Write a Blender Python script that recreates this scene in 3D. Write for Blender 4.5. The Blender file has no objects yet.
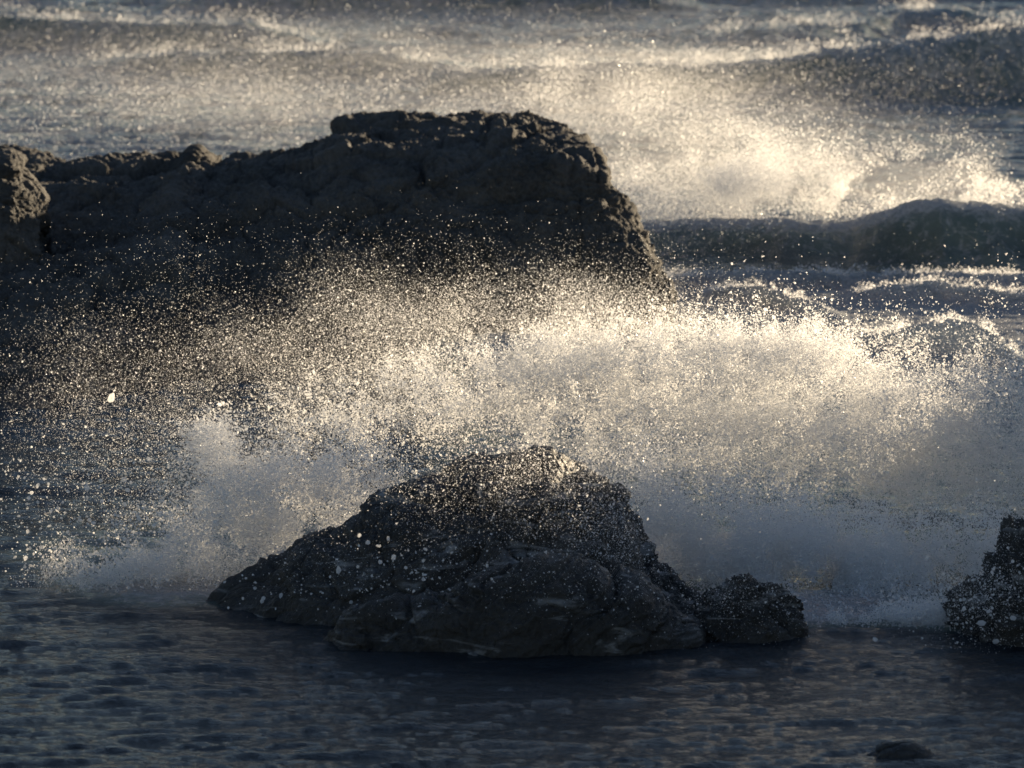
import bpy, math
import numpy as np
rng = np.random.default_rng(11)
scene = bpy.context.scene
R = math.radians

# ------------------------------------------------------------------ camera numbers
CAM_Z, PITCH, F = 7.0, R(8.0), 5317.0
CP, SP = math.cos(PITCH), math.sin(PITCH)

def at(px, py, Y):
    """the point seen in the photograph at (px, py), Y metres out from the shore"""
    px = np.asarray(px, float); py = np.asarray(py, float); Y = np.asarray(Y, float)
    cx = (px - 512) / F; cy = (384 - py) / F
    t = Y / (CP + cy * SP)
    return np.stack([cx * t, Y + 0 * t, CAM_Z + t * (-SP + cy * CP)], -1)

SUN_AZ, SUN_EL = R(42), R(6.5)
SX, SY = math.sin(SUN_AZ), math.cos(SUN_AZ)

# ------------------------------------------------------------------ noise
def _hash(ix, iy, iz, seed):
    h = (ix.astype(np.int64) * 374761393 + iy.astype(np.int64) * 668265263 + iz.astype(np.int64) * 2147483647 + seed * 974634331) & 0xFFFFFFFF
    h = ((h ^ (h >> 13)) * 1274126177) & 0xFFFFFFFF
    h = ((h ^ (h >> 16)) * 2246822519) & 0xFFFFFFFF
    return h ^ (h >> 15)

_G = rng.normal(size=(256, 3)); _G /= np.linalg.norm(_G, axis=1)[:, None]

def perlin(p, seed=0):
    i = np.floor(p).astype(np.int64); f = p - i
    u = f * f * f * (f * (f * 6 - 15) + 10)
    out = np.zeros(len(p))
    for dx in (0, 1):
        for dy in (0, 1):
            for dz in (0, 1):
                g = _G[_hash(i[:, 0] + dx, i[:, 1] + dy, i[:, 2] + dz, seed) & 255]
                d = (g * (f - np.array([dx, dy, dz]))).sum(1)
                w = (u[:, 0] if dx else 1 - u[:, 0]) * (u[:, 1] if dy else 1 - u[:, 1]) * (u[:, 2] if dz else 1 - u[:, 2])
                out += w * d
    return out * 1.5

def fbm(p, oct=5, gain=0.5, seed=0, ridge=False):
    out = np.zeros(len(p)); a = 1.0; s = 0
    for o in range(oct):
        n = perlin(p * (2.03 ** o) + 17.3 * o, seed + o)
        if ridge: n = 1 - 2 * np.abs(n)
        out += a * n; s += a; a *= gain
    return out / s

def worley(p, seed=0):
    """F1, F2, and the nearest cell's id and offset"""
    i = np.floor(p).astype(np.int64)
    f1 = np.full(len(p), 9.0); f2 = np.full(len(p), 9.0); cid = np.zeros(len(p), np.int64); off = np.zeros_like(p)
    for dx in (-1, 0, 1):
        for dy in (-1, 0, 1):
            for dz in (-1, 0, 1):
                c = i + np.array([dx, dy, dz])
                h = _hash(c[:, 0], c[:, 1], c[:, 2], seed)
                j = np.stack([(h & 1023) / 1023., ((h >> 10) & 1023) / 1023., ((h >> 20) & 1023) / 1023.], 1)
                v = p - (c + j)
                d = np.sqrt((v * v).sum(1))
                n1 = d < f1
                f2 = np.where(n1, f1, np.minimum(f2, d))
                cid = np.where(n1, h, cid); off = np.where(n1[:, None], v, off); f1 = np.where(n1, d, f1)
    return f1, f2, cid, off

# ------------------------------------------------------------------ objects
def tag(o, label=None, cat=None, group=None, kind=None):
    if label: o['label'] = label
    if cat: o['category'] = cat
    if group: o['group'] = group
    if kind: o['kind'] = kind
    return o

def mesh_np(name, V, faces, mat, smooth=True, attrs=None, parent=None):
    """V (n,3); faces (m,k) all of one size"""
    me = bpy.data.meshes.new(name)
    V = np.ascontiguousarray(V, np.float32); faces = np.ascontiguousarray(faces, np.int32)
    m, k = faces.shape
    me.vertices.add(len(V)); me.vertices.foreach_set('co', V.ravel())
    me.loops.add(m * k); me.loops.foreach_set('vertex_index', faces.ravel())
    me.polygons.add(m)
    me.polygons.foreach_set('loop_start', np.arange(m, dtype=np.int32) * k)
    me.polygons.foreach_set('use_smooth', np.full(m, smooth, bool))
    for n, a in (attrs or {}).items():
        at_ = me.attributes.new(n, 'FLOAT', 'POINT'); at_.data.foreach_set('value', np.ascontiguousarray(a, np.float32))
    me.update(calc_edges=True)
    me.materials.append(mat)
    o = bpy.data.objects.new(name, me); scene.collection.objects.link(o)
    if parent: o.parent = parent
    return o

def grid_faces(nu, nv):
    a = np.arange(nu - 1)[:, None] * nv + np.arange(nv - 1)[None, :]
    a = a.ravel()
    return np.stack([a, a + nv, a + nv + 1, a + 1], 1)

def grid_normals(P):
    du = np.gradient(P, axis=0); dv = np.gradient(P, axis=1)
    n = np.cross(du, dv); n /= np.linalg.norm(n, axis=2)[..., None] + 1e-9
    return n

# ------------------------------------------------------------------ materials
def new_mat(name):
    m = bpy.data.materials.new(name); m.use_nodes = True
    nt = m.node_tree; nt.nodes.clear()
    out = nt.nodes.new('ShaderNodeOutputMaterial')
    return m, nt, out

def N(nt, t, **kw):
    n = nt.nodes.new(t)
    for k, v in kw.items():
        if k in n.inputs: n.inputs[k].default_value = v
        else: setattr(n, k, v)
    return n

def ramp(nt, stops):
    r = nt.nodes.new('ShaderNodeValToRGB'); e = r.color_ramp.elements
    while len(e) < len(stops): e.new(0.5)
    for el, (p, c) in zip(e, stops): el.position = p; el.color = (*c, 1)
    return r

def rock_material(name, dark, light, rough, bump_scale, wet=False):
    m, nt, out = new_mat(name); L = nt.links.new
    geo = N(nt, 'ShaderNodeNewGeometry')
    n1 = N(nt, 'ShaderNodeTexNoise', Scale=1.3, Detail=9.0, Roughness=0.62); L(geo.outputs['Position'], n1.inputs['Vector'])
    n2 = N(nt, 'ShaderNodeTexNoise', Scale=26.0, Detail=6.0, Roughness=0.7); L(geo.outputs['Position'], n2.inputs['Vector'])
    mul = N(nt, 'ShaderNodeMath', operation='ADD'); L(n1.outputs['Fac'], mul.inputs[0])
    sc = N(nt, 'ShaderNodeMath', operation='MULTIPLY_ADD'); sc.inputs[1].default_value = 0.8; sc.inputs[2].default_value = -0.4
    L(n2.outputs['Fac'], sc.inputs[0]); L(sc.outputs[0], mul.inputs[1])
    r = ramp(nt, [(0.3, dark), (0.52, tuple(0.5 * (a + b) for a, b in zip(dark, light))), (0.75, light)])
    L(mul.outputs[0], r.inputs['Fac'])
    vor = N(nt, 'ShaderNodeTexVoronoi', Scale=14.0); L(geo.outputs['Position'], vor.inputs['Vector'])
    h = N(nt, 'ShaderNodeMath', operation='MULTIPLY_ADD'); L(vor.outputs['Distance'], h.inputs[0]); h.inputs[1].default_value = 0.5; L(n2.outputs['Fac'], h.inputs[2])
    b = N(nt, 'ShaderNodeBump', Strength=0.8, Distance=bump_scale); L(h.outputs[0], b.inputs['Height'])
    p = N(nt, 'ShaderNodeBsdfPrincipled', Roughness=rough); L(r.outputs['Color'], p.inputs['Base Color']); L(b.outputs['Normal'], p.inputs['Normal'])
    L(p.outputs[0], out.inputs['Surface'])
    if wet:   # white water draining off in thin streams
        mp = N(nt, 'ShaderNodeMapping'); mp.inputs['Rotation'].default_value = (0, R(35), 0); mp.inputs['Scale'].default_value = (0.9, 1.5, 5.0); L(geo.outputs['Position'], mp.inputs['Vector'])
        n4 = N(nt, 'ShaderNodeTexNoise', Scale=1.6, Detail=7.0, Roughness=0.6, Distortion=1.2); L(mp.outputs[0], n4.inputs['Vector'])
        mr = N(nt, 'ShaderNodeMapRange', interpolation_type='SMOOTHSTEP'); L(n4.outputs['Fac'], mr.inputs['Value'])
        mr.inputs['From Min'].default_value = 0.54; mr.inputs['From Max'].default_value = 0.72; mr.inputs['To Max'].default_value = 0.7
        mc = N(nt, 'ShaderNodeMix', data_type='RGBA'); L(mr.outputs['Result'], mc.inputs['Factor']); L(r.outputs['Color'], mc.inputs['A']); mc.inputs['B'].default_value = (0.42, 0.43, 0.44, 1)
        L(mc.outputs['Result'], p.inputs['Base Color'])
    return m

M_ROCK = rock_material('dry_rock', (0.034, 0.032, 0.029), (0.14, 0.13, 0.118), 0.85, 0.05)
M_WET = rock_material('wet_rock', (0.014, 0.0135, 0.013), (0.055, 0.052, 0.048), 0.42, 0.04, True)

def water_material():
    m, nt, out = new_mat('sea_water'); L = nt.links.new
    geo = N(nt, 'ShaderNodeNewGeometry')
    mp = N(nt, 'ShaderNodeMapping'); mp.inputs['Scale'].default_value = (1, 1.5, 1); mp.inputs['Rotation'].default_value = (0, 0, 0.25); L(geo.outputs['Position'], mp.inputs['Vector'])
    n1 = N(nt, 'ShaderNodeTexNoise', Scale=24.0, Detail=6.0, Roughness=0.62, Distortion=0.6); L(mp.outputs[0], n1.inputs['Vector'])
    b = N(nt, 'ShaderNodeBump', Strength=0.9, Distance=0.03); L(n1.outputs['Fac'], b.inputs['Height'])
    at_ = N(nt, 'ShaderNodeAttribute', attribute_name='foam')
    # water full of air is paler than clear water
    cr = ramp(nt, [(0.20, (0.010, 0.015, 0.021)), (0.38, (0.105, 0.145, 0.135)), (0.60, (0.16, 0.19, 0.21))]); L(at_.outputs['Fac'], cr.inputs['Fac'])
    p = N(nt, 'ShaderNodeBsdfPrincipled', Roughness=0.07, IOR=1.33); L(cr.outputs['Color'], p.inputs['Base Color'])
    L(b.outputs['Normal'], p.inputs['Normal'])
    wt = N(nt, 'ShaderNodeBsdfTranslucent'); L(cr.outputs['Color'], wt.inputs['Color'])
    wa = N(nt, 'ShaderNodeAddShader'); L(p.outputs[0], wa.inputs[0]); L(wt.outputs[0], wa.inputs[1])
    # foam
    n2 = N(nt, 'ShaderNodeTexNoise', Scale=4.0, Detail=9.0, Roughness=0.70, Distortion=1.0); L(mp.outputs[0], n2.inputs['Vector'])
    vo = N(nt, 'ShaderNodeTexVoronoi', feature='DISTANCE_TO_EDGE', Scale=5.0); L(n2.outputs['Color'], vo.inputs['Vector'])
    va = N(nt, 'ShaderNodeVectorMath', operation='ADD'); L(geo.outputs['Position'], va.inputs[0])
    vs = N(nt, 'ShaderNodeVectorMath', operation='SCALE'); vs.inputs['Scale'].default_value = 0.35; L(n2.outputs['Color'], vs.inputs[0]); L(vs.outputs[0], va.inputs[1]); L(va.outputs[0], vo.inputs['Vector'])
    lace = N(nt, 'ShaderNodeMapRange'); L(vo.outputs['Distance'], lace.inputs['Value']); lace.inputs['From Min'].default_value = 0.0; lace.inputs['From Max'].default_value = 0.12; lace.inputs['To Min'].default_value = 0.16; lace.inputs['To Max'].default_value = 0.0
    s0 = N(nt, 'ShaderNodeMath', operation='ADD'); L(n2.outputs['Fac'], s0.inputs[0]); L(lace.outputs[0], s0.inputs[1])
    s = N(nt, 'ShaderNodeMath', operation='ADD'); L(at_.outputs['Fac'], s.inputs[0]); L(s0.outputs[0], s.inputs[1])
    mr = N(nt, 'ShaderNodeMapRange', interpolation_type='SMOOTHSTEP'); L(s.outputs[0], mr.inputs['Value'])
    mr.inputs['From Min'].default_value = 0.90; mr.inputs['From Max'].default_value = 1.25
    n3 = N(nt, 'ShaderNodeTexNoise', Scale=30.0, Detail=4.0); L(geo.outputs['Position'], n3.inputs['Vector'])
    b2 = N(nt, 'ShaderNodeBump', Strength=0.9, Distance=0.06); L(n3.outputs['Fac'], b2.inputs['Height'])
    d = N(nt, 'ShaderNodeBsdfDiffuse'); d.inputs['Color'].default_value = (0.74, 0.76, 0.78, 1); L(b2.outputs['Normal'], d.inputs['Normal'])
    tr = N(nt, 'ShaderNodeBsdfTranslucent'); tr.inputs['Color'].default_value = (0.76, 0.78, 0.78, 1); L(b2.outputs['Normal'], tr.inputs['Normal'])
    fm = N(nt, 'ShaderNodeMixShader', Fac=0.45); L(d.outputs[0], fm.inputs[1]); L(tr.outputs[0], fm.inputs[2])
    mx = N(nt, 'ShaderNodeMixShader'); L(mr.outputs['Result'], mx.inputs['Fac']); L(wa.outputs[0], mx.inputs[1]); L(fm.outputs[0], mx.inputs[2])
    L(mx.outputs[0], out.inputs['Surface'])
    return m

M_WATER = water_material()

def spray_material():
    m, nt, out = new_mat('spray_droplets'); L = nt.links.new
    d = N(nt, 'ShaderNodeBsdfDiffuse'); d.inputs['Color'].default_value = (0.93, 0.93, 0.93, 1)
    t = N(nt, 'ShaderNodeBsdfTranslucent'); t.inputs['Color'].default_value = (0.96, 0.96, 0.96, 1)
    mx = N(nt, 'ShaderNodeMixShader', Fac=0.85); L(d.outputs[0], mx.inputs[1]); L(t.outputs[0], mx.inputs[2])
    g = N(nt, 'ShaderNodeBsdfGlossy', Roughness=0.25)
    m2 = N(nt, 'ShaderNodeMixShader', Fac=0.06); L(mx.outputs[0], m2.inputs[1]); L(g.outputs[0], m2.inputs[2])
    tp = N(nt, 'ShaderNodeBsdfTransparent')      # clear water: part of the light goes straight through a drop
    m3 = N(nt, 'ShaderNodeMixShader', Fac=0.33); L(m2.outputs[0], m3.inputs[1]); L(tp.outputs[0], m3.inputs[2])
    L(m3.outputs[0], out.inputs['Surface'])
    return m

M_SPRAY = spray_material()

# ------------------------------------------------------------------ rocks
PROFILE = np.array([  # across the rock: share of the half depth (-1 front foot, 0 ridge, 1 back foot), share of the height
    (-1.0, 0.0), (-0.93, 0.16), (-0.84, 0.36), (-0.72, 0.56), (-0.60, 0.72), (-0.50, 0.80), (-0.42, 0.86), (-0.30, 0.92), (-0.12, 0.98), (0.0, 1.0),
    (0.15, 1.0), (0.4, 0.95), (0.65, 0.75), (0.85, 0.45), (1.0, 0.0)])

def make_rock(name, sil, Yc, front, back, mat, nu, nv, seed, amp=1.0, chunk=1.0, sunk=0.35, label='', cat='rock', ledge=0.0, rag=0.0, shear=0.0, diag=0.0, tpow=0.6, steep=1.0):
    """sil: the skyline in the photograph at Yc; front/back: [(px, metres)] half depths"""
    s = np.array(sil, float)
    P = at(s[:, 0], s[:, 1], Yc); X, Z = P[:, 0], P[:, 2]
    ln = np.concatenate([[0], np.cumsum(np.hypot(np.diff(X), np.diff(Z)))])
    u = np.linspace(0, ln[-1], nu)
    x = np.interp(u, ln, X); zt = np.interp(u, ln, Z); px = np.interp(u, ln, s[:, 0])
    k = max(1, nu // 160); ker = np.hanning(2 * k + 3); ker /= ker.sum()
    def sm(a): return np.convolve(np.pad(a, k + 1, mode='edge'), ker, 'valid')
    x, zt = sm(x), sm(zt)
    df = np.interp(px, *np.array(front, float).T); db = np.interp(px, *np.array(back, float).T)
    top = np.maximum(zt + sunk, 0.02)
    tap = np.clip(top / (0.75 * top.max()), 0, 1) ** tpow
    v = np.linspace(0, 1, nv)
    # finer in front
    vv = v ** 1.25
    q = np.interp(vv, np.linspace(0, 1, len(PROFILE)), PROFILE[:, 0]); h = np.interp(vv, np.linspace(0, 1, len(PROFILE)), PROFILE[:, 1])
    kk = max(1, nv // 40); ker2 = np.hanning(2 * kk + 3); ker2 /= ker2.sum()
    q = np.convolve(np.pad(q, kk + 1, mode='edge'), ker2, 'valid'); h = np.convolve(np.pad(h, kk + 1, mode='edge'), ker2, 'valid')
    st = (np.interp(px, *np.array(steep, float).T) if isinstance(steep, list) else np.full(nu, steep))[:, None]
    q = q[None]
    q = np.where(q < -.42, -1 + (q + 1) * st, np.where(q < 0, (-1 + .58 * st) * (q / -.42), q))
    y = Yc + np.where(q < 0, q * (df * tap)[:, None], q * (db * tap)[:, None])
    z = -sunk + top[:, None] * h[None]
    xx = x[:, None] + np.zeros_like(z)
    G = np.stack([xx, y, z], -1)
    if shear:   # the far corner of the end turns away from the shore
        G[..., 0] -= shear * np.clip((px - 520) / 90, 0, 1)[:, None] * (y - (Yc - df[:, None] * .35))
    nrm = -grid_normals(G)
    if nrm[nu // 2, nv // 2, 2] < 0: nrm = -nrm
    p = G.reshape(-1, 3)
    w = p + 0.18 * np.stack([perlin(p * 1.7 + 5, seed), perlin(p * 1.7 + 31, seed), perlin(p * 1.7 + 77, seed)], 1)
    sq = w * np.array([1.0, 1.0, 1.35])
    d = np.zeros(len(p))
    for sc, a in ((0.75, 0.20), (2.1, 0.085), (5.0, 0.03)):
        f1, f2, cid, off = worley(sq * sc + 3.1 * seed, seed)
        r1 = (cid & 255) / 255. - 0.5; t1 = ((cid >> 8) & 255) / 127.5 - 1; t2 = ((cid >> 16) & 255) / 127.5 - 1
        d += chunk * a * (r1 * 0.9 + 0.5 * (t1 * off[:, 0] + t2 * off[:, 2]))
        d -= chunk * a * 0.35 * np.exp(-((f2 - f1) / 0.07) ** 2)
    d += amp * 0.10 * fbm(w * 0.8, 4, 0.5, seed + 9)
    d += amp * 0.115 * fbm(w * 2.6, 6, 0.64, seed + 19, ridge=True)
    d += amp * 0.032 * fbm(p * 14, 4, 0.65, seed + 29)
    if rag: d += rag * fbm(p * 7, 4, 0.7, seed + 33)
    if diag:   # slanting ribs of harder rock
        pr = np.stack([p[:, 0] * .82 + p[:, 2] * .57, p[:, 1] * .6, (-p[:, 0] * .57 + p[:, 2] * .82) * 3.0 + .5 * perlin(p * 1.1, seed + 50)], 1)
        d += diag * fbm(pr * np.array([.7, 1, 1.0]), 4, .5, seed + 51, ridge=True)
    if ledge:
        # a cap bed over a deep eroded seam
        hh = np.tile(h, nu) + 0.03 * perlin(p * 0.9, seed + 40)
        d += ledge * (np.exp(-((hh - 0.90) / 0.06) ** 2) * 0.6 - 1.0 * np.exp(-((hh - 0.77) / 0.035) ** 2) + 0.5 * np.exp(-((hh - 0.58) / 0.12) ** 2)) * (0.6 + 0.8 * perlin(p * 0.7 + 9, seed + 41)) * (q < 0).ravel()
    zz = p[:, 2] + sunk
    d *= np.clip(0.25 + zz * 1.5, 0.25, 1)
    p = p + nrm.reshape(-1, 3) * d[:, None]
    o = mesh_np(name, p, grid_faces(nu, nv), mat)
    tag(o, label, cat)
    return o

make_rock('sea_rock', [(-420, 198), (-250, 178), (-120, 172), (-30, 167), (10, 165), (28, 165), (45, 174), (60, 176), (100, 170), (150, 169), (178, 164), (190, 158), (203, 164), (214, 171), (235, 164), (270, 157), (300, 153), (322, 149),
          (345, 138), (380, 131), (430, 128), (480, 125), (500, 119), (535, 117), (568, 120), (586, 126), (594, 144), (600, 163), (608, 178), (617, 197), (627, 218), (634, 244), (641, 270), (650, 290), (664, 304), (680, 318), (690, 340)],
          57.0, [(-420, 10), (0, 10), (130, 9.5), (220, 7.5), (320, 5.3), (450, 4.0), (560, 3.6), (640, 3.5), (700, 3.2)], [(-420, 5), (300, 3.0), (580, 2.2), (700, 1.0)],
          M_ROCK, 1000, 420, 3, 0.95, 0.75, 0.4, 'long dark flat-topped rock ledge rising behind the bursting wave', ledge=0.14, tpow=0.2, steep=[(-420, 1.3), (130, 1.3), (300, .9), (420, .65), (700, .6)], shear=0.17)
make_rock('boulder', [(-140, 262), (-110, 200), (-70, 175), (-20, 164), (6, 160), (18, 164), (27, 178), (39, 194), (45, 208), (43, 218), (36, 230), (32, 254), (36, 300)],
          53.0, [(-140, 1.2), (0, 1.4), (80, 1.0)], [(-140, 1.5), (80, 1.2)],
          M_ROCK, 420, 260, 8, 0.7, 0.5, 0.3, 'rounded brown boulder with sunlit right edge at the far left of the rock ledge')
make_rock('sea_rock', [(205, 616), (222, 602), (262, 580), (300, 552), (340, 534), (378, 509), (425, 491), (470, 480), (500, 475), (545, 473), (580, 482), (600, 499), (612, 505), (628, 535), (640, 560), (662, 578), (690, 600), (700, 630)],
          38.3, [(205, 0.8), (380, 1.3), (560, 1.5), (700, 0.9)], [(205, 0.6), (450, 1.1), (700, 0.7)],
          M_WET, 620, 420, 5, 0.5, 0.65, 0.3, 'wet black dome-shaped rock in the foreground with the wave breaking over it', rag=.012, diag=.13)
make_rock('low_rock', [(326, 650), (338, 634), (352, 622), (375, 612), (405, 605), (440, 604), (470, 594), (510, 578), (555, 570), (600, 580), (628, 596), (645, 612), (662, 622), (690, 632), (700, 655)],
          36.75, [(326, 0.35), (560, 0.6), (700, 0.35)], [(326, 0.5), (560, 0.9), (700, 0.5)],
          M_WET, 480, 260, 12, 0.5, 0.6, 0.25, 'low sloping wet slab at the front foot of the dome-shaped rock', rag=.02, diag=.12)
make_rock('round_rock', [(684, 655), (694, 625), (706, 606), (722, 595), (745, 588), (768, 588), (784, 596), (794, 608), (798, 620), (802, 636), (806, 655)],
          37.15, [(684, 0.4), (750, 0.5), (812, 0.35)], [(684, 0.4), (812, 0.4)],
          M_WET, 300, 220, 21, 0.7, 0.9, 0.22, 'small round black rock speckled with foam right of the dome-shaped rock', rag=.10)
make_rock('sea_rock', [(926, 668), (938, 648), (946, 625), (956, 606), (968, 594), (980, 590), (994, 578), (1006, 562), (1020, 550), (1060, 530), (1130, 520), (1200, 540), (1260, 600), (1290, 665)],
          37.3, [(924, 0.5), (1060, 0.9), (1290, 0.5)], [(924, 0.5), (1290, 0.6)],
          M_WET, 380, 240, 33, 0.9, 1.1, 0.25, 'ragged black rock cut off by the right edge behind white droplets', rag=.20)
make_rock('low_rock', [(832, 800), (846, 772), (860, 754), (884, 744), (908, 743), (926, 750), (942, 766), (954, 800)],
          32.9, [(838, 0.25), (950, 0.25)], [(838, 0.3), (950, 0.3)],
          M_WET, 200, 140, 44, 0.4, 0.4, 0.25, 'small dark rock tip in the near water at the bottom edge')

# the headland that shades the near water: a rocky point up the shore, towards the low sun
def headland():
    qs = np.array([-30, 0, 18, 22, 24.2, 25.25, 25.65, 26.2, 27.2, 28.4, 29.3, 31.0, 32.5, 34.5, 36, 38.0])
    hs = np.array([1.6, 1.2, .95, .95, 1.05, .95, .12, -.40, .15, .38, .05, -1.9, -3.2, -4.5, -5.2, -5.6])
    t0, tref = 70.0, 28.6
    nu, nv = 300, 90
    q = np.linspace(-30, 38, nu); H = np.interp(q, qs, hs) + (t0 - tref) * math.tan(SUN_EL)
    w = np.linspace(-1, 1, nv)
    prof = np.clip(1 - np.abs(w) ** 2.2, 0, 1)
    wid = 3 + 5 * np.clip(H / 7, 0, 1)
    t = t0 + w[None] * wid[:, None]
    z = -0.8 + (H + 0.8)[:, None] * prof[None]
    G = np.stack([t * SX - q[:, None] * SY, t * SY + q[:, None] * SX, z], -1).reshape(-1, 3)
    n = fbm(G * 0.5, 5, 0.55, 71)
    edge = np.tile(1 - np.abs(w), nu)
    G[:, 0] += 0.9 * n * SX; G[:, 1] += 0.9 * n * SY
    G[:, 2] += (0.35 * fbm(G * 1.1, 5, 0.6, 81)) * np.clip(G[:, 2], 0, 1)
    o = mesh_np('headland', G, grid_faces(nu, nv), M_ROCK)
    tag(o, kind='structure')
headland()

# ------------------------------------------------------------------ the sea
BREAKERS = []   # crest line [(px, Y, H)], front width, back width, foam
def breaker(pts, wf, wb, foam, fw=0.4): BREAKERS.append((np.array(pts, float), wf, wb, foam, fw))
breaker([(450, 61, 0), (560, 61, .25), (640, 60.6, .34), (700, 60.4, .42), (780, 60.0, .46), (850, 60.2, .40), (900, 60, .62), (940, 59.7, .72), (990, 59.8, .66), (1040, 60, .6), (1150, 60.5, .5), (1300, 61, 0)], .55, 1.6, .75, .5)
breaker([(430, 82.5, .25), (560, 82.5, .35), (640, 82.5, .4), (720, 82.3, .45), (800, 82, .6), (900, 82, .8), (1000, 82.3, .95), (1150, 83, 1.0), (1300, 84, .3)], .7, 2.2, .55, .6)
breaker([(-300, 93, .4), (-100, 92, .5), (0, 92, .5), (120, 91.5, .42), (250, 91.5, .4), (330, 92, .1), (420, 92, 0)], .7, 2.2, .5, .6)
breaker([(60, 86.5, 0), (140, 86, .3), (260, 86, .38), (400, 85.5, .35), (470, 85, .1), (520, 85, 0)], .6, 1.8, .5, .5)
breaker([(150, 101, 0), (240, 100.5, .5), (340, 100.5, .5), (420, 101, .35), (520, 101, .45), (620, 100.6, .5), (700, 101, .1), (760, 101, 0)], .8, 2.2, .5, .7)
breaker([(640, 93, 0), (760, 92.5, .25), (860, 94, .25), (900, 96, .35), (960, 96, .35), (1000, 94, .25), (1200, 94, .2)], .8, 2.2, .4, .6)
breaker([(850, 53.0, 0), (885, 52.6, .12), (915, 52.2, .26), (950, 51.9, .34), (985, 51.7, .30), (1010, 51.5, .12), (1030, 51.5, 0)], .16, .5, .95, .22)
breaker([(690, 56.4, 0), (720, 56.3, .10), (760, 56.0, .16), (800, 55.2, .16), (830, 54.8, .05), (850, 54.6, 0)], .16, .5, .6, .2)
breaker([(840, 56.6, 0), (880, 56.3, .1), (940, 56.5, .17), (1000, 56.0, .12), (1080, 56, .15), (1200, 56, 0)], .18, .6, .45, .25)
breaker([(620, 57.6, 0), (680, 57.4, .12), (760, 57.5, .14), (850, 57.7, .1), (960, 57.5, .12), (1200, 57.6, .1)], .18, .6, .4, .25)
for k in range(14):
    Y0 = 104 + k * 7 + rng.uniform(-1, 1)
    xs = np.linspace(-600, 1700, 14)
    breaker([(x, Y0 + rng.uniform(-1, 1), max(0, rng.uniform(-.3, .8))) for x in xs], .9, 2.6, .45, .8)

def sea_height(x, y):
    p = np.stack([x, y, np.zeros_like(x)], 1)
    wx = x + 0.22 * perlin(p * 0.45, 101) + .05 * perlin(p * 2.1, 103); wy = y + 0.22 * perlin(p * 0.45 + 50, 102) + .05 * perlin(p * 2.1 + 9, 104)
    r = np.random.default_rng(5)
    h = np.zeros_like(x)
    amp = np.interp(y, [0, 30, 37, 44, 50, 56, 62, 80, 140, 300, 4000], [1.0, 1.0, .9, .8, 1.3, 1.35, 1.0, 1.6, 2, 2, 1])
    for k in range(72):
        lam = 0.11 * (30 ** (k / 71.)) * r.uniform(.85, 1.15)
        th = r.normal(0, 0.17) + math.pi * 1.5 + (0.20 if k % 5 else -.5)
        kk = 2 * math.pi / lam
        a = 0.0052 * lam ** 0.95 * (1.15 if lam < .3 else 1.15 * (lam / .3) ** -.85)
        ph = kk * (wx * math.cos(th) + wy * math.sin(th)) + r.uniform(0, 6.28)
        s = np.sin(ph)
        h += a * (2 * ((s + 1) / 2) ** 2 - 0.75)
    gust = 1 + 0.45 * perlin(p * np.array([.3, .6, 1]), 110)
    h *= amp * gust
    foam = np.zeros_like(x)
    pxs = 512 + F * x / np.maximum(y, 1) * 1.0
    n_lump = fbm(p * 1.6, 4, .55, 120); n_fine = fbm(p * 5.0, 3, .6, 121)
    for pts, wf, wb, fo, fw in BREAKERS:
        X = at(pts[:, 0], 300, pts[:, 1])[:, 0]
        yc = np.interp(x, X, pts[:, 1]); H = np.interp(x, X, pts[:, 2], left=0, right=0)
        d = y - yc - 0.5 * wf * n_lump
        sh = np.where(d < 0, np.exp(-(np.abs(d) / wf) ** 1.8), np.exp(-(np.abs(d) / wb) ** 1.5))
        h += H * sh * (1 + (0.16 if wf > .3 else .35) * n_lump + (0.03 if wf > .3 else .18) * n_fine)
        c = np.exp(-((d - 0.25 * fw) / (fw * (1 + .5 * n_lump))) ** 2) * np.clip(H / 0.2, 0, 1) * fo
        tail = np.where(d > 0, np.exp(-d / (2.5 * wb)), 0) * np.clip(H / 0.3, 0, 1) * fo * 0.55
        foam = np.maximum(foam, np.maximum(c, tail))
    base = np.interp(y, [0, 36, 39, 42, 47, 53, 57, 58.6, 60.2, 61.5, 75, 110, 400], [.0, .0, .1, .25, .50, .70, .68, .36, .36, .55, .46, .44, .1])
    for cx, cy, rx, ry, fo in ((-2.3, 39.0, 1.1, .9, .75), (-1.2, 38.2, .5, .4, .5), (1.9, 38.2, 1.4, .9, .8), (3.3, 37.8, 1.2, .7, .7), (1.0, 37.4, .6, .35, .5), (.3, 40.5, 4, 1.6, .75)):
        foam = np.maximum(foam, fo * np.exp(-((x - cx) / rx) ** 2 - ((y - cy) / ry) ** 2) + .12 * n_lump)
    base = base * np.clip((x + 1.6) / 1.5, 0.15, 1) * (y < 54) + base * (y >= 54)
    foam = np.maximum(foam, base + 0.22 * fbm(p * np.array([.45, .8, 1]), 4, .55, 130))
    return h, foam

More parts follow.
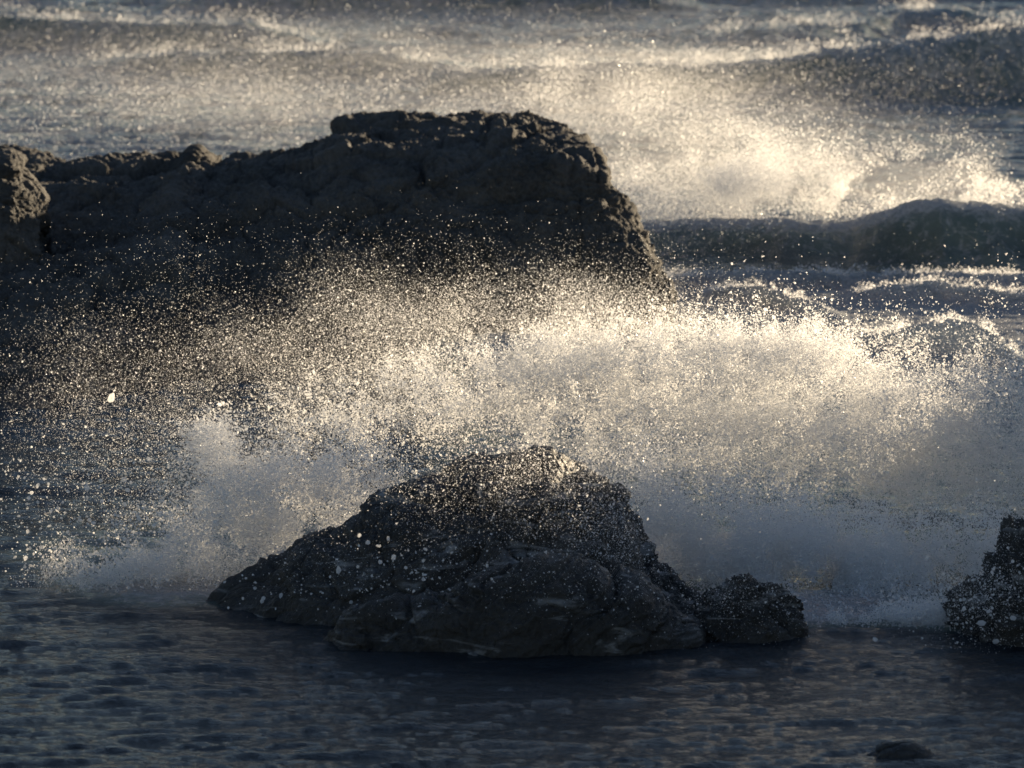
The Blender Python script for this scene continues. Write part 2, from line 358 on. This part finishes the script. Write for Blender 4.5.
def sea():
    rows = [3.0, 8.0, 14.0, 19.0, 22.0, 24.0, 26.0, 28.0, 29.5]; y = 30.5
    while y < 125:
        rows.append(y); y += min(y * y / (CAM_Z * F) * 0.9, 0.085)
    while y < 6000:
        rows.append(y); y *= 1.03
    rows = np.array(rows)
    s = np.concatenate([-np.geomspace(40, 0.19, 34)[:-1], np.linspace(-0.17, 0.17, 1150), np.geomspace(0.19, 40, 34)[1:]])
    Yg, Sg = np.meshgrid(rows, s, indexing='ij')
    Xg = Sg * np.maximum(Yg, 25)
    x = Xg.ravel(); y = Yg.ravel()
    h, foam = sea_height(x, y)
    far = np.clip((np.abs(Sg.ravel()) - 0.17) / 0.2, 0, 1); h *= 1 - far
    h *= np.clip((1500 - y) / 1400, 0, 1)
    foam -= 0.3 * far
    o = mesh_np('sea', np.stack([x, y, h], 1), grid_faces(len(rows), len(s))[:, ::-1], M_WATER, True, {'foam': foam})
    tag(o, kind='structure')
sea()

# ------------------------------------------------------------------ spray
T4 = np.array([(1, 1, 1), (1, -1, -1), (-1, 1, -1), (-1, -1, 1)], float) / math.sqrt(3)
T4F = np.array([(0, 1, 2), (0, 3, 1), (0, 2, 3), (1, 3, 2)])
def _ico():
    g = (1 + 5 ** .5) / 2
    v = np.array([(-1, g, 0), (1, g, 0), (-1, -g, 0), (1, -g, 0), (0, -1, g), (0, 1, g), (0, -1, -g), (0, 1, -g), (g, 0, -1), (g, 0, 1), (-g, 0, -1), (-g, 0, 1)])
    f = np.array([(0, 11, 5), (0, 5, 1), (0, 1, 7), (0, 7, 10), (0, 10, 11), (1, 5, 9), (5, 11, 4), (11, 10, 2), (10, 7, 6), (7, 1, 8), (3, 9, 4), (3, 4, 2), (3, 2, 6), (3, 6, 8), (3, 8, 9), (4, 9, 5), (2, 4, 11), (6, 2, 10), (8, 6, 7), (9, 8, 1)])
    return v / np.linalg.norm(v[0]), f
ICO, ICOF = _ico()

def rot_matrices(n):
    q = rng.normal(size=(n, 4)); q /= np.linalg.norm(q, axis=1)[:, None]
    w, x, y, z = q.T
    return np.stack([1 - 2 * (y * y + z * z), 2 * (x * y - z * w), 2 * (x * z + y * w), 2 * (x * y + z * w), 1 - 2 * (x * x + z * z), 2 * (y * z - x * w), 2 * (x * z - y * w), 2 * (y * z + x * w), 1 - 2 * (x * x + y * y)], 1).reshape(n, 3, 3)

def droplets(name, sets, label, cat='spray', group=None):
    """sets: [(points, radii, round?)] -> one mesh of loose drops"""
    VS, FS, base = [], [], 0
    for P, r, rnd in sets:
        n = len(P)
        if not n: continue
        tv, tf = (ICO, ICOF) if rnd else (T4, T4F)
        an = np.exp(rng.normal(0, 0.28, (n, 1, 3)))
        v = tv[None] * an
        if rnd: v = v * (1 + rng.normal(0, .10, (n, len(tv), 1)))
        v = np.einsum('nij,nkj->nki', rot_matrices(n), v) * r[:, None, None] + P[:, None]
        f = tf[None] + (base + np.arange(n) * len(tv))[:, None, None]
        VS.append(v.reshape(-1, 3)); FS.append(f.reshape(-1, 3)); base += n * len(tv)
    o = mesh_np(name, np.concatenate(VS), np.concatenate(FS), M_SPRAY, False)
    tag(o, label, cat, group, 'stuff')
    return o

def cloud(blobs, n, freq=0, thr=0.0, soft=0.25, seed=0, minz=0.0, aniso=(1, 1, 1), oct=4, gain=.55, lace=0):
    """blobs: (px, py, rx, ry, Y, dY, weight): drops fill ellipsoids of air, thinned by turbulence"""
    b = np.array(blobs, float); w = b[:, 6] / b[:, 6].sum()
    out = []; have = 0
    for it in range(12):
        k = rng.choice(len(b), size=int(n * 1.6) + 100, p=w); c = b[k]
        g = rng.normal(size=(len(k), 3)) * 0.6
        Y = c[:, 4] + g[:, 2] * c[:, 5]
        P = at(c[:, 0] + g[:, 0] * c[:, 2], c[:, 1] + g[:, 1] * c[:, 3], Y)
        ok = P[:, 2] > minz
        if freq:
            nz = fbm(P * np.array(aniso) * freq + seed * 7.7, oct, gain, 200 + seed)
            if lace:      # drops strung along thin torn sheets
                nz = np.where(nz > thr - .1, thr + soft * (1.5 - np.abs(perlin(P * lace + 2 * fbm(P * 2, 3, .5, 260 + seed)[:, None], 250 + seed)) * 14), -9)
            ok &= rng.random(len(P)) < np.clip((nz - thr) / soft + 0.5, 0, 1)
        P = P[ok]; out.append(P); have += len(P)
        if have >= n: break
    return np.concatenate(out)[:n]

def sizes(n, med, sig=0.6, lo=0.0010, hi=0.013): return np.clip(np.exp(rng.normal(math.log(med), sig, n)), lo, hi)
def S(P, med, sig=.6, rnd=False): return (P, sizes(len(P), med, sig), rnd)

# left curtain of fine drops
cur = [(60, 400, 150, 80, 45, 3, .55), (170, 390, 160, 80, 45, 3, .95), (290, 370, 160, 75, 45, 3, 1.4), (400, 345, 150, 60, 45, 3, 1.9), (510, 325, 140, 45, 45, 3, 2.0), (610, 318, 90, 40, 45, 3, 1.2), (420, 295, 260, 55, 45, 3, 1.0), (90, 500, 150, 70, 42, 2.5, .6), (240, 450, 140, 70, 43, 2.5, .9)]
droplets('spray', [S(cloud(cur, 170000, 1.2, 0, .3, 1, oct=6, gain=.65, aniso=(1, .3, 1)), .0020, .5), S(cloud(cur, 4000, .5, -.1, .8, 2), .0042, .3)],
         'fine golden curtain of drops in the air before the rock ledge')

# the burst: bright heart over the dome-shaped rock, thrown to the right
core = [(430, 400, 95, 45, 41.6, .5, 1.0), (350, 425, 70, 40, 41.5, .5, .45), (520, 385, 60, 40, 41.3, .3, .22), (590, 385, 75, 50, 41.3, .3, .42), (640, 370, 80, 45, 41.7, .6, 1.2), (720, 375, 100, 55, 41.7, .6, 1.4), (800, 390, 90, 60, 41.7, .6, 1.25), (860, 420, 70, 60, 42.3, .6, 1.0),
        (560, 425, 80, 35, 41.2, .3, .30), (700, 440, 120, 60, 41.5, .6, 1.15), (820, 470, 110, 55, 41.5, .6, 1.0), (930, 445, 100, 80, 42.1, .7, 2.2), (1015, 450, 90, 95, 42.1, .7, 2.4), (640, 345, 60, 25, 41.7, .5, .5), (790, 355, 80, 28, 41.7, .5, .7), (560, 362, 60, 24, 41.3, .3, .16), (270, 475, 60, 40, 39.9, .5, .35), (212, 450, 26, 30, 39.8, .3, .16)]
A = (1, .28, 1)
jets = []
for k in range(46):     # fingers of water thrown outward
    o0 = np.array([rng.uniform(520, 860), rng.uniform(430, 500)]); an = math.radians(rng.choice([rng.uniform(20, 100), rng.uniform(60, 160)]))
    L1 = rng.uniform(60, 190) * (0.75 + .25 * math.sin(an)); n = int(rng.uniform(300, 1300))
    f = rng.beta(2.2, 1.2, n); wd = rng.uniform(4, 11) * (1.15 - .8 * f); cv = rng.normal(0, .25) * L1
    x = o0[0] + math.cos(an) * L1 * f + math.sin(an) * cv * f * f + rng.normal(0, 1, n) * wd
    y = o0[1] - math.sin(an) * L1 * f + .12 * L1 * f * f + math.cos(an) * cv * f * f * .5 + rng.normal(0, 1, n) * wd
    y = np.maximum(y, 318 + rng.exponential(14, n)); Yj = rng.normal(41.6, .35)
    P = at(x, y, Yj + rng.normal(0, .06, n)); nz = fbm(P * 6 + k, 4, .65, 500)
    jets.append(P[rng.random(n) < np.clip(nz * 5 + .55, 0, 1)])
jets = np.concatenate(jets)
droplets('spray', [S(cloud(core, 170000, 4.0, .05, .10, 3, oct=6, gain=.68, aniso=A), .0033), S(cloud(core, 45000, .8, -.1, .6, 4), .0024), S(cloud(core, 70000, 1.2, .0, .3, 15, lace=3.2, aniso=A), .0034), S(cloud(core, 9000, 4.5, .08, .12, 5, aniso=A), .0060, .45, True), S(jets, .0036, .6), S(cloud([(720, 420, 150, 70, 41.0, .3, 1.5), (850, 440, 120, 70, 41.1, .3, 1.5), (960, 450, 90, 80, 41.3, .3, 1.3), (520, 410, 90, 45, 41.0, .3, .8)], 22000, 4.0, .0, .2, 22, aniso=A), .0040, .5)],
         'bright burst of white water thrown up over the dome-shaped rock')

# veil falling in the shade behind and beside the rock
veil = [(640, 530, 60, 70, 39.4, .4, 1.0), (740, 560, 90, 60, 39.3, .5, 1.8), (850, 580, 90, 60, 39.2, .5, 2.2), (900, 615, 60, 40, 38.8, .4, 1.0), (1000, 570, 80, 55, 39.2, .4, 1.0), (820, 622, 70, 28, 38.6, .4, .8), (815, 580, 50, 32, 39.2, .4, .8), (870, 628, 60, 18, 37.6, .2, .7), (930, 625, 40, 20, 37.5, .2, .4)]
droplets('spray', [S(cloud(veil, 210000, 3.0, -.03, .25, 6, oct=6, gain=.65, aniso=A), .0036), S(cloud(veil, 9000, 1.2, -.1, .5, 7), .0055, .3)],
         'shaded blue-grey veil of falling water between the round rock and the right edge')
veil2 = [(290, 505, 70, 45, 39.5, .5, 1.3), (220, 530, 70, 45, 39.4, .5, 1.2), (150, 560, 70, 28, 39.2, .5, .9), (100, 575, 50, 18, 39.0, .4, .4), (350, 480, 50, 35, 39.6, .5, .6), (215, 470, 30, 40, 39.6, .4, .4)]
droplets('spray', [S(cloud(veil2, 110000, 4.0, .0, .2, 8, oct=6, gain=.68, aniso=A), .0033), S(cloud(veil2, 3000, 4.0, .05, .2, 18, aniso=A), .0065, .4, True)], 'low blue mist lying left of the dome-shaped rock')

# drops flying in front of the near rocks
fr = [(480, 500, 120, 50, 37.0, .25, 2.2), (400, 560, 150, 40, 36.3, .25, 1.2), (560, 540, 110, 60, 36.2, .25, 1.2), (700, 590, 120, 40, 36.3, .3, 1.3), (980, 590, 60, 60, 36.5, .25, 1.6), (530, 472, 95, 30, 37.3, .3, 3.6), (990, 580, 60, 60, 36.5, .25, 2.5), (620, 520, 45, 60, 37.2, .25, 3.0), (760, 590, 60, 40, 36.6, .2, 1.2)]
bigs = [(115, 535, 100, 45, 38.9, .4, 2.6), (60, 500, 80, 50, 38.6, .5, .8), (290, 590, 120, 18, 37.2, .3, .6), (400, 570, 60, 30, 36.4, .2, .6), (980, 600, 60, 50, 36.4, .2, 1.0), (230, 490, 60, 50, 39.0, .3, 1.0)]
P = cloud(bigs, 750); P2 = cloud(fr, 350)
droplets('spray', [S(cloud(fr, 42000, 2.0, -.1, .6, 9), .0018), S(P2, .0042, .3, True), (P, sizes(len(P), .0075, .45, .004, .018), True)],
         'loose drops and blobs flying in front of the wet near rocks')

# strings of drops flung out of the burst
lig = [(430, 385, 90, 35, 41.0, .5, 1.0), (350, 415, 70, 35, 41.0, .4, .6), (560, 355, 80, 25, 41.0, .4, 1.1), (700, 345, 110, 25, 41.2, .5, 1.6), (800, 360, 80, 35, 41.2, .5, 1.6), (880, 410, 60, 50, 41.8, .5, 1.6), (960, 430, 80, 60, 41.9, .6, 1.4),
       (820, 440, 100, 50, 40.9, .4, 1.0), (700, 430, 120, 40, 40.9, .4, 1.0), (212, 438, 24, 26, 39.8, .3, .6), (290, 470, 60, 30, 39.8, .3, .5), (240, 500, 60, 30, 39.2, .3, .4)]
P0 = cloud(lig, 12000, 4.0, .05, .10, 3, oct=6, gain=.68, aniso=A)
nl = len(P0); org = at(600, 640, 40.5)
dr = P0 - org; dr /= np.linalg.norm(dr, axis=1)[:, None]; dr = dr + rng.normal(0, .55, dr.shape)
ll = np.exp(rng.normal(math.log(.07), .5, nl)); wob = rng.normal(0, .25, dr.shape); LP, LR = [], []
for k in range(9):
    f = k / 8.
    LP.append(P0 + (dr * f + wob * f * f) * ll[:, None] + rng.normal(0, .003, dr.shape)); LR.append(np.clip(np.exp(rng.normal(math.log(.0042), .45, nl)) * (1.2 - .7 * f), .0015, .012))
droplets('spray', [(np.concatenate(LP), np.concatenate(LR), False)], 'torn strings of water flung up out of the burst')

# spindrift torn from the far breakers
bg = [(640, 150, 70, 60, 63, 3, .9), (720, 150, 90, 50, 62, 2, 1.1), (770, 175, 75, 34, 61.5, 1.2, 1.9), (690, 185, 70, 25, 61.2, 1, 1.2), (830, 192, 50, 16, 61, .8, .9), (920, 180, 80, 36, 61.5, 1.2, 1.5), (980, 190, 50, 24, 61.2, 1, 1.0), (900, 200, 60, 12, 61, .8, .8),
      (560, 100, 140, 50, 68, 4, 1.0), (380, 110, 200, 45, 70, 5, .9), (150, 120, 220, 50, 70, 5, .7), (640, 110, 110, 50, 66, 4, .6), (300, 60, 400, 50, 80, 6, .5)]
mist = [(512, 60, 700, 60, 82, 9, 1.0), (300, 100, 420, 50, 76, 7, 1.2), (600, 110, 250, 50, 76, 7, .8), (800, 250, 300, 30, 59.5, 1, .08)]
droplets('spray', [S(cloud(bg, 200000, .9, .03, .14, 10, aniso=(1, .3, 1.3), oct=6, gain=.65), .0038, .5), S(cloud(bg, 700, 0), .008, .3, True), S(cloud(mist, 190000, .35, -.02, .3, 14, aniso=(.6, .3, 2)), .0028, .45)],
         'golden spindrift blown off the far breakers above the rock ledge')
crest = []
for bi, (pts, wf, wb, fo, fw) in enumerate(BREAKERS[:10]):
    k = 1 if wf > .3 else .33
    X = at(pts[:, 0], 300, pts[:, 1])[:, 0]
    ln = int((2600 if bi < 2 else 1000 if k == 1 else 4000) * (X.max() - X.min()))
    x = rng.uniform(X.min(), X.max(), ln); H = np.interp(x, X, pts[:, 2]); yc = np.interp(x, X, pts[:, 1])
    Pc = np.stack([x, yc + .25 * k + rng.normal(0, .3 * k, ln), H * .95 + rng.normal(0, .13 * k, ln)], 1)
    nz = fbm(Pc * 1.5 / k, 4, .55, 300); Pc = Pc[(rng.random(ln) < np.clip((nz - .02) * 5 + .3, 0, 1)) & (H > (.12 + .1 * rng.random(ln)) * k * .8)]
    crest.append(S(Pc, .0125 * (k + .15), .6))
droplets('crest_foam', crest, 'tumbling foam along the crests of the far breakers', 'foam')

# fine mist too small to see as drops: closed lumpy bodies of thin, even density
def mist_body(px, py, Y, rx, ry, rd, tau, seed, label):
    m, nt, out = new_mat('mist')
    v = N(nt, 'ShaderNodeVolumePrincipled'); v.inputs['Color'].default_value = (0.97, 0.97, 0.97, 1); v.inputs['Anisotropy'].default_value = 0.5
    v.inputs['Density'].default_value = tau / (2 * rd)
    nt.links.new(v.outputs[0], out.inputs['Volume'])
    nu, nv = 72, 40
    a = np.linspace(0, 2 * math.pi, nu, endpoint=False); b = np.linspace(0.02, math.pi - .02, nv)
    A, B = np.meshgrid(a, b, indexing='ij')
    D = np.stack([np.sin(B) * np.cos(A), np.sin(B) * np.sin(A), np.cos(B)], -1).reshape(-1, 3)
    k = Y / F
    sc = np.array([rx * k, rd, ry * k])
    rr = 1 + 0.55 * fbm(D * 1.8 + seed * 3.3, 4, .55, 400 + seed)
    c = at(px, py, Y)
    V = c + D * sc * rr[:, None]
    V[:, 2] = np.maximum(V[:, 2], -.3 + 0.02 * D[:, 2])
    f = []
    for i in range(nu):
        for j in range(nv - 1):
            f.append((i * nv + j, i * nv + j + 1, ((i + 1) % nu) * nv + j + 1, ((i + 1) % nu) * nv + j))
    V = np.concatenate([V, V.reshape(nu, nv, 3)[:, 0].mean(0)[None], V.reshape(nu, nv, 3)[:, -1].mean(0)[None]])
    for i in range(nu):
        i2 = (i + 1) % nu
        f.append((nu * nv, i * nv, i2 * nv, i2 * nv)); f.append((nu * nv + 1, i2 * nv + nv - 1, i * nv + nv - 1, i * nv + nv - 1))
    bm = bpy.data.meshes.new('mist'); bm.from_pydata(V.tolist(), [], [tuple(dict.fromkeys(t)) for t in f]); bm.update(); bm.materials.append(m)
    o = bpy.data.objects.new('mist', bm); scene.collection.objects.link(o)
    tag(o, label, 'mist', None, 'stuff')
for n, t in enumerate([(300, 75, 84, 620, 45, 9, 0.064), (480, 110, 75, 380, 42, 6, 0.068), (640, 130, 67, 130, 60, 3, 0.090), (720, 160, 63, 120, 45, 1.8, 0.120), (770, 180, 62, 90, 28, 1.2, 0.180), (920, 188, 62, 100, 26, 1.2, 0.195),
                       (512, 45, 95, 700, 40, 9, 0.060), (820, 150, 66, 180, 40, 3, 0.053), (200, 42, 92, 300, 14, 1.5, 0.075), (560, 58, 83, 240, 14, 1.2, 0.120), (800, 60, 83, 240, 10, 1.0, 0.105), (270, 76, 86, 180, 9, 1.0, 0.090)]):
    mist_body(*t, n, 'thin golden mist hanging over the far breakers')
for n, t in enumerate([(560, 385, 41.3, 85, 45, .5, .22), (440, 405, 41.4, 100, 42, .5, .10), (690, 390, 41.6, 130, 55, .6, .11), (820, 405, 41.8, 100, 55, .6, .09), (950, 450, 42.0, 120, 65, .6, .10), (720, 440, 41.4, 140, 55, .5, .07)]):
    mist_body(*t, 30 + n, 'fine mist inside the burst over the dome-shaped rock')

# ------------------------------------------------------------------ light
w = bpy.data.worlds.new('World'); scene.world = w; w.use_nodes = True
nt = w.node_tree; nt.nodes.clear()
sky = nt.nodes.new('ShaderNodeTexSky'); sky.sky_type = 'NISHITA'; sky.sun_disc = False
sky.sun_elevation = SUN_EL; sky.sun_rotation = SUN_AZ; sky.air_density = 1.0; sky.dust_density = 0.2; sky.ozone_density = 1.8
bgd = nt.nodes.new('ShaderNodeBackground'); bgd.inputs['Strength'].default_value = 0.06
o_ = nt.nodes.new('ShaderNodeOutputWorld'); wb = N(nt, 'ShaderNodeMix', data_type='RGBA', blend_type='MULTIPLY'); wb.inputs['Factor'].default_value = 1; wb.inputs['B'].default_value = (1.04, 0.95, 1.02, 1); nt.links.new(sky.outputs[0], wb.inputs['A']); nt.links.new(wb.outputs['Result'], bgd.inputs[0]); nt.links.new(bgd.outputs[0], o_.inputs[0])

sl = bpy.data.lights.new('sun', 'SUN'); sl.energy = 5.0; sl.angle = R(0.5); sl.color = (1.0, 0.795, 0.53)
so = bpy.data.objects.new('sun', sl); scene.collection.objects.link(so)
from mathutils import Vector
d = Vector((SX * math.cos(SUN_EL), SY * math.cos(SUN_EL), math.sin(SUN_EL)))
so.rotation_euler = d.to_track_quat('Z', 'Y').to_euler(); so.location = d * 50

cam = bpy.data.cameras.new('camera'); co = bpy.data.objects.new('camera', cam); scene.collection.objects.link(co)
co.location = (0, 0, CAM_Z); co.rotation_euler = (R(90) - PITCH, 0, 0)
cam.sensor_width = 36; cam.lens = F * 36 / 1024; cam.clip_start = 1; cam.clip_end = 20000
cam.dof.use_dof = True; cam.dof.focus_distance = 40.5; cam.dof.aperture_fstop = 3.2
scene.camera = co
scene.view_settings.view_transform = 'Standard'; scene.view_settings.look = 'None'; scene.view_settings.exposure = 1.22; scene.view_settings.gamma = 1
c = scene.cycles
c.max_bounces = 16; c.diffuse_bounces = 14; c.glossy_bounces = 3; c.transmission_bounces = 14; c.transparent_max_bounces = 40; c.volume_bounces = 0
c.use_denoising = True; c.sample_clamp_indirect = 1.2
